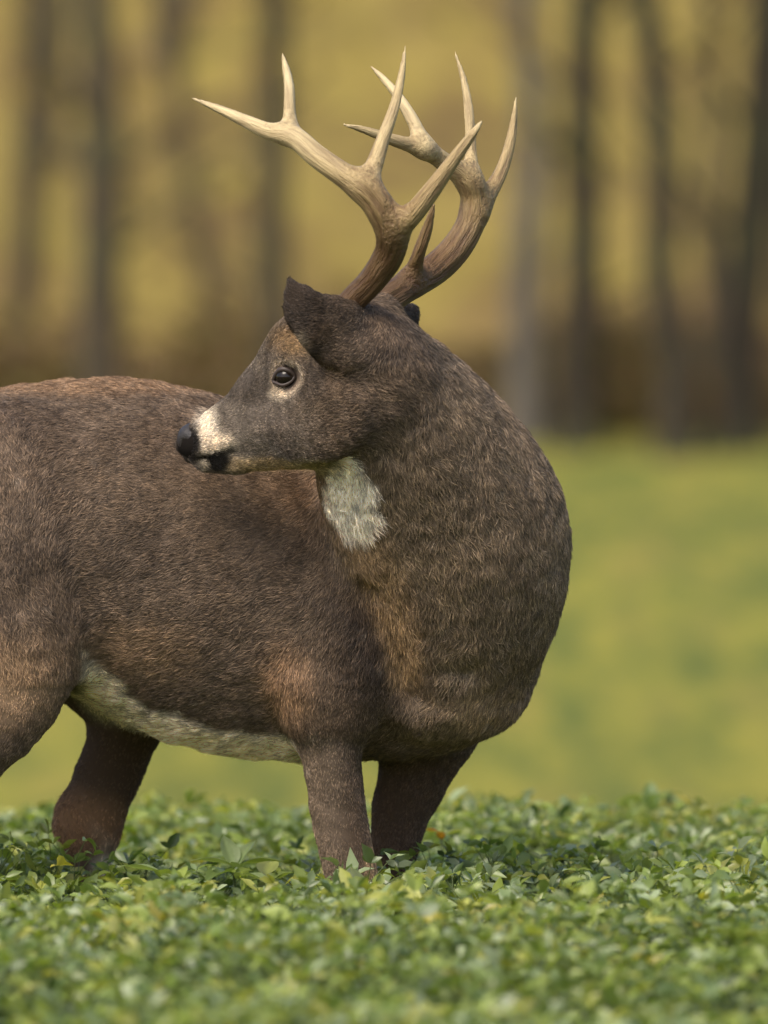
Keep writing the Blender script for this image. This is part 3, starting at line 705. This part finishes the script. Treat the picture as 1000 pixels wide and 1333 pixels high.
def antler(data, dark):
    ch = [Chain('beam%d' % i, beam(p, y), lat=(.2, 1, .1), k=(.004 if i == 0 else .018), n=4) for i, (p, y) in enumerate(data)]
    lo = np.min([c.bbox(.01)[0] for c in ch], 0); hi = np.max([c.bbox(.01)[1] for c in ch], 0)
    F, lo = field(ch, lo, hi, .0028); v, q = surface_nets(F, lo, .0028); v = smooth(v, q, 2, .5)
    cid = np.zeros(len(v), int); best = np.full(len(v), 1e3); grain = np.zeros((len(v), 3)); age = np.zeros(len(v))
    for i, c in enumerate(ch):
        f, T, uvw = c.eval(v, True); m = f < best; best[m] = f[m]; cid[m] = i
        g = uvw.copy(); g[:, 2] *= .10; grain[m] = (g + 3.1 * i)[m]
        s = uvw[:, 2] / c.len[-1]
        if i == 0: ag = np.interp(s, [0, .12, .3, .45, .65, .97, 1], dark)
        else:
            b0 = {1: .82, 2: .66, 3: .5, 4: .25}[i]; ag = np.interp(s, [0, .5, .9, 1.0], [b0, min(.9, b0 + .08), min(.9, b0 + .12), 1.0 if i != 4 else .5])
        age[m] = ag[m]
    # soften jumps of shade where tines join the beam
    e = np.vstack([q[:, [0, 1]], q[:, [1, 2]], q[:, [2, 3]], q[:, [3, 0]]]); deg = np.bincount(e.ravel(), minlength=len(v))
    for _ in range(14):
        A = np.bincount(e[:, 0], age[e[:, 1]], len(v)) + np.bincount(e[:, 1], age[e[:, 0]], len(v)); age = .4 * age + .6 * A / deg
    seam = (cid[q] != cid[q[:, :1]]).any(1); sm = np.zeros(len(v)); sm[q[seam].ravel()] = 1
    for _ in range(5):
        A = np.maximum.reduce([sm[q[:, k]] for k in range(4)]); s2 = sm.copy()
        for k in range(4): np.maximum.at(s2, q[:, k], A * .86)
        sm = s2
    nn = vertex_normals(v, q); pearl = (1 - sstep(.2, .55, age))
    v = v + nn * ((fnoise(grain * 170, 2) - .5) * (.0004 + .0042 * pearl) * (1 - np.clip(sm * 1.3, 0, 1)))[:, None]
    me = np_mesh('antler', v - off, q, M_antler); add_attr(me, 'grain', 'FLOAT_VECTOR', 'POINT', grain); add_attr(me, 'age', 'FLOAT', 'POINT', age); add_attr(me, 'plain', 'FLOAT', 'POINT', 1 - np.clip(sm * 1.3, 0, 1))
    return link('antler', me, deer)
a1 = antler(ant_near, [.0, .06, .22, .52, .80, .9, .95]); a2 = antler(ant_far, [.0, .06, .22, .36, .60, .80, .98])
a1['label'] = 'pale ivory antler sweeping forward over the face'; a2['label'] = 'browner antler with a short brow tine'

# eye, nose, hooves ---------------------------------------------------------------
def uv_ball(c, r, ax, n=24):
    th = np.linspace(0, np.pi, n // 2 + 1); ph = np.linspace(0, 2 * np.pi, n, endpoint=False)
    A = np.array([[math.sin(a) * math.cos(b), math.sin(a) * math.sin(b), math.cos(a)] for a in th for b in ph])
    Mx = np.stack(ax, 0); Vb = c + (A * np.asarray(r)) @ Mx
    Fb = [(i*n + j, i*n + (j+1) % n, (i+1)*n + (j+1) % n, (i+1)*n + j) for i in range(n // 2) for j in range(n)]
    return Vb, Fb
HF = np.array([-math.cos(TH), math.sin(TH), 0.]); HU = np.array([0, 0, 1.])
for side, (ex, ey) in ((-1, (372, 491)), (1, (419, 491))):
    c = HP(ex, ey, side * .0600)
    v, f = uv_ball(c, (.0130, .0125, .0115), (HF, HU, HL)); o = link('eye', np_mesh('eye', v - off, f, M_eye), deer)
    ring = []; rr = []
    for a in np.linspace(0, 2 * np.pi, 33):
        ca, sa = math.cos(a), math.sin(a); fr = max(0, ca) ** 4
        ring.append(c + HF * (.0128 * ca + .0040 * fr) + HU * (.0100 * math.copysign(abs(sa) ** 1.25, sa) - .0045 * fr + .001 * max(0, -ca)) + HL * side * (.0080 - .0062 * ca * ca)); rr.append(.0021 + .0016 * max(0, sa))
    ring = np.array(ring); link('eyelid', tube_mesh('eyelid', ring - off, rr, M_lid, 8), o)
nose_ch = [Chain('pad', [[*HP(250, 560), .009, .017], [*HP(246, 566), .0115, .0215], [*HP(245, 576), .0110, .0225], [*HP(247, 586), .0100, .018], [*HP(249, 595), .0085, .014]], lat=HL, k=.008),
           Chain('wing', [[*HP(246, 567, -.016), .009, .009], [*HP(256, 571, -.021), .010, .008]], lat=HL, k=.006),
           Chain('rear', [[*HP(258, 570), .016, .022], [*HP(262, 580), .016, .022]], lat=HL, k=.010),
           Chain('nostril', [[*HP(243, 577, -.022), .0024, .008], [*HP(250, 581, -.028), .0046, .010], [*HP(257, 580, -.031), .0060, .009], [*HP(261, 573, -.031), .003, .007]], lat=HL, k=.004, sub=True),
           Chain('nostril_far', [[*HP(262, 579, .024), .0045, .006], [*HP(270, 583, .028), .0058, .007]], lat=HL, k=.004, sub=True)]
lo = np.min([c.bbox(.01)[0] for c in nose_ch], 0); hi = np.max([c.bbox(.01)[1] for c in nose_ch], 0)
F, lo = field(nose_ch, lo, hi, .0015); v, q = surface_nets(F, lo, .0015); v = smooth(v, q, 1)
o = link('nose', np_mesh('nose', v - off, q, M_nose), deer)
for (px, py, y) in ((-80, 1468, -.14), (150, 1478, .165), (470, 1478, -.12), (514, 1478, .10)):
    for sy in (-1, 1):
        c = P(px, py - 6, y + sy * .012); c[2] = max(c[2], .022)
        hs = [Chain('toe', [[c[0] - .018, c[1], .030, .022, .012], [c[0] + .006, c[1], .022, .020, .012], [c[0] + .034, c[1] - sy * .004, .011, .009, .008]], k=.01)]
        l_, h_ = hs[0].bbox(.008); F, l_ = field(hs, l_, h_, .004); v, q = surface_nets(F, l_, .004)
        link('hoof', np_mesh('hoof', v - off, q, M_hoof), deer)

# ------------------------------------------------------------------ the crop
LEG_XY = np.array([P(-104, 1300, -.14)[:2], P(122, 1250, .165)[:2], P(458, 1300, -.12)[:2], P(506, 1300, .10)[:2]])
def canopy(x, y):
    h = .295 + .030 * (fnoise(np.stack([x * 3, y * 2, 0 * x], 1), 2) - .5) * 2
    h = h + .085 * np.exp(-(((x + .39) / .11) ** 2 + ((y - .10) / .16) ** 2))
    h = h + .015 * np.exp(-(((x + .02) / .09) ** 2 + ((y + .22) / .10) ** 2))
    h = h - .03 * sstep(-1.2, -3.2, y) + .030 * sstep(.6, 1.8, y)
    return h
PAL = np.array([(.19, .25, .06), (.28, .335, .075), (.38, .385, .085), (.42, .37, .060), (.20, .26, .11), (.32, .38, .22), (.085, .13, .035)])  # leaf greens; the pale tones also carry sunlit highlights as colour
PALW = np.array([.25, .27, .14, .02, .15, .13, .04])
def crop():
    r_ = np.random.default_rng(21); sp = .057
    gx, gy = np.meshgrid(np.arange(-1.75, 1.75, sp), np.arange(-4.6, 3.7, sp), indexing='ij')
    c = np.stack([gx.ravel(), gy.ravel()], 1) + r_.uniform(-.45, .45, (gx.size, 2)) * sp
    d = c[:, 1] - CAM_Y; inside = np.abs(c[:, 0]) < .045 * d + .12
    c = c[inside | (r_.random(len(c)) < .38)]
    dl = np.min(np.linalg.norm(c[:, None] - LEG_XY[None], axis=2), 1); c = c[dl > .036]; c = c[fnoise(np.stack([c[:, 0] * 9, c[:, 1] * 6, 0 * c[:, 0]], 1), 2) > .33]
    n = len(c); Hh = canopy(c[:, 0], c[:, 1]) * (1 + np.clip(.10 * r_.normal(size=n), -.25, .13)); gz = ground_z(c[:, 0], c[:, 1])
    top = np.stack([c[:, 0] + r_.normal(size=n) * .012, c[:, 1] + r_.normal(size=n) * .012, gz + Hh], 1)
    K = 20
    pid = np.repeat(np.arange(n), K); m = len(pid); a = r_.random(m) * 6.283; rr = .008 + .05 * np.sqrt(r_.random(m)); el = r_.random(m)
    u = el ** 1.8                                            # most leaves near the top of the plant
    pos = top[pid] + np.stack([rr * np.cos(a), rr * np.sin(a), -.02 - rr * .45 - u * .17], 1)
    # trifoliate: three leaflets around each petiole tip
    out = np.stack([np.cos(a), np.sin(a), .45 + .6 * r_.normal(size=m)], 1)
    pc = r_.choice(len(PAL), n, p=PALW / PALW.sum()); pcol = PAL[pc]
    lcol = np.where(r_.random((m, 1)) < .5, pcol[pid], PAL[r_.choice(len(PAL), m, p=PALW / PALW.sum())]) * (.75 + .5 * r_.random((m, 1)))
    Vs, Fs, Cs, b = [], [], [], 0
    for q, da in enumerate((0, 1.25, -1.25)):
        ca, sa = np.cos(da + .3 * r_.normal(size=m)), np.sin(da + .3 * r_.normal(size=m))
        f = np.stack([out[:, 0] * ca - out[:, 1] * sa, out[:, 0] * sa + out[:, 1] * ca, out[:, 2] + .25 * r_.normal(size=m)], 1)
        up = np.stack([.8 * r_.normal(size=m), .8 * r_.normal(size=m) - .25, np.ones(m)], 1)
        sz = (.0120 + .012 * r_.random(m)) * (1 + .25 * (q == 0)) * (1 + .35 * (r_.random(m) < .08))
        v, fc = leaf_geo(pos, f, up, sz, .62 + .35 * r_.random(m), .45 * r_.random(m) - .05)
        Vs.append(v); Fs.append(fc + b); Cs.append(np.repeat(lcol * (.85 + .3 * r_.random((m, 1))), 7, 0)); b += len(v)
    # petioles and stems as thin three-sided slivers
    def sliver(p0, p1, w, colr):
        nonlocal b
        k = len(p0); dv = p1 - p0; s1 = np.cross(dv, np.array([0.3, .2, 1.])); s1 /= np.linalg.norm(s1, axis=1)[:, None] + 1e-9; s2 = np.cross(dv, s1); s2 /= np.linalg.norm(s2, axis=1)[:, None] + 1e-9
        ring = [np.cos(t) * s1 + np.sin(t) * s2 for t in (0, 2.094, 4.189)]
        v = np.stack([p0 + w * r for r in ring] + [p1 + .6 * w * r for r in ring], 1).reshape(-1, 3)
        f = np.array([(0, 1, 4), (0, 4, 3), (1, 2, 5), (1, 5, 4), (2, 0, 3), (2, 3, 5)])
        Vs.append(v); Fs.append((f[None] + 6 * np.arange(k)[:, None, None]).reshape(-1, 3) + b); Cs.append(np.tile(np.array(colr), (len(v), 1))); b += len(v)
    root = np.stack([c[:, 0], c[:, 1], gz - .01], 1); sliver(root, top - np.array([0, 0, .07]), .0022, (.10, .13, .04))
    st = root[pid] + (top[pid] - root[pid]) * np.clip((pos[:, 2] - gz[pid] - .03) / Hh[pid], .1, .95)[:, None]; sliver(st, pos, .0009, (.13, .17, .05))
    me = np_mesh('crop_foliage', np.vstack(Vs), np.vstack(Fs), M_crop); add_attr(me, 'col', 'FLOAT_COLOR', 'POINT', rgba(np.vstack(Cs)))
    o = link('crop_foliage', me); tag(o, 'dense low green crop of small rounded leaves covering the near rise', 'crop', kind='stuff')
crop()

# single plants that stand out of the crop: each leaf is a part
_leafmesh = {}
def leaf_mesh(colr, width, droop):
    key = (colr, width, droop)
    if key not in _leafmesh:
        n = 9; V_, F_ = [], []
        for i in range(n):
            s = i / (n - 1); w = .5 * width * math.sin(math.pi * (s ** .8)) ** .8 * (1 - .15 * s) + .002
            for k in (-1, -.5, 0, .5, 1): V_.append((k * w, s, abs(k) * w * .45 - droop * s * s + .015 * math.sin(9 * s + 4 * k)))
        for i in range(n - 1):
            for k in range(4): F_.append((i*5 + k, i*5 + k + 1, i*5 + k + 6, i*5 + k + 5))
        me = np_mesh('leaf', np.array(V_), np.array(F_), M_crop); cc = np.tile(np.array(colr), (len(V_), 1)); cc[2::5] *= 1.25
        add_attr(me, 'col', 'FLOAT_COLOR', 'POINT', rgba(cc)); _leafmesh[key] = me
    return _leafmesh[key]
def plant(px, py, y, leaves, label, group=None, name='leafy_plant', cat='plant'):
    top = P(px, py, y); z0 = float(ground_z(top[0], y)); e = link(name, None); e.location = (top[0], y, z0); tag(e, label, cat, group)
    h = top[2] - z0; pts = np.array([[.012 * math.sin(3 * s), 0, -.01 + s * (h + .005)] for s in np.linspace(0, 1, 7)])
    link('stem', tube_mesh('stem', pts, np.linspace(.004, .0015, 7), M_stem, 6), e)
    for (az, el, ln, wd, dr, zf, colr) in leaves:
        o = link('leaf', leaf_mesh(colr, wd, dr), e); s = zf; o.location = (.012 * math.sin(3 * s), 0, s * h)
        o.rotation_euler = (math.radians(el), 0, math.radians(az)); o.scale = (ln, ln, ln)
G1, G2, G3, YG, PALE, OR = (.19, .25, .075), (.14, .20, .06), (.25, .32, .15), (.29, .32, .09), (.50, .52, .44), (.45, .20, .03)
plant(302, 1128, -.05, [(20, 50, .055, .5, .1, 1, G3), (100, 20, .055, .45, .2, 1, G3), (-80, 12, .075, .35, .15, 1, G1), (-45, 50, .055, .5, .1, .98, G3), (150, 10, .07, .5, .3, .97, G2), (-150, 0, .06, .5, .3, .96, G2), (60, -5, .055, .45, .2, .9, G2)],
      'broad-leaved weed spreading above the crop between the hind and fore legs')
plant(345, 1140, -.12, [(-170, 35, .042, .75, .1, 1, PALE), (60, 25, .04, .6, .2, .97, G3), (-60, 30, .045, .6, .2, .96, G1)], 'small plant holding one whitish leaf before the nearer foreleg')
plant(458, 1172, -.30, [(175, 60, .052, .7, .05, 1, PALE), (40, 30, .045, .6, .2, .96, G3), (-60, 40, .045, .6, .2, .95, G1)], 'plant with a pale oval upright leaf at the foot of the forelegs')
plant(572, 1084, .55, [(90, 15, .028, .5, .1, 1, OR), (-70, 20, .04, .5, .1, .98, YG), (170, 40, .022, .6, .1, .97, OR)], 'small plant with withered orange leaves beside the farther foreleg')
plant(846, 1046, 1.9, [(80, 30, .04, .6, .2, 1, G1), (-80, 35, .04, .6, .2, 1, G3), (0, 60, .04, .6, .1, 1, G2), (180, 45, .05, .6, .1, .96, G3), (130, 10, .045, .6, .2, .93, G1), (-130, 10, .045, .6, .2, .92, YG)],
      'taller leafy sprig sticking up at the far edge of the crop')
plant(212, 1138, -.25, [(90, 18, .06, .42, .15, 1, G3), (-90, 10, .05, .42, .25, 1, G2), (170, 30, .05, .5, .2, .97, G1)], 'plant with paired long leaves in front of the hind leg')
r0 = random.Random(3)
for k in range(26):
    px = r0.uniform(20, 985); y = r0.uniform(-.9, 1.8)
    if abs(px - 460) < 70 and y < .4: px += 160
    base_py = EYE_PY + (EYE_Z - (.310 + .02 * r0.random())) * FOC / (y - CAM_Y)
    hue = (G1, G3, YG)[k % 3]; cols = [hue if r0.random() < .7 else G2 for _ in range(6)]
    word = ('mid-green', 'pale grey-green', 'yellowish green')[k % 3]
    plant(px, base_py, y, [(r0.uniform(0, 360), r0.uniform(5, 55), r0.uniform(.022, .036), round(r0.uniform(.5, .75), 1), .2, 1 - .025 * q, cols[q]) for q in range(6)],
          'single %s leafy plant standing slightly proud of the crop' % word, '%s plants standing proud of the crop' % word)
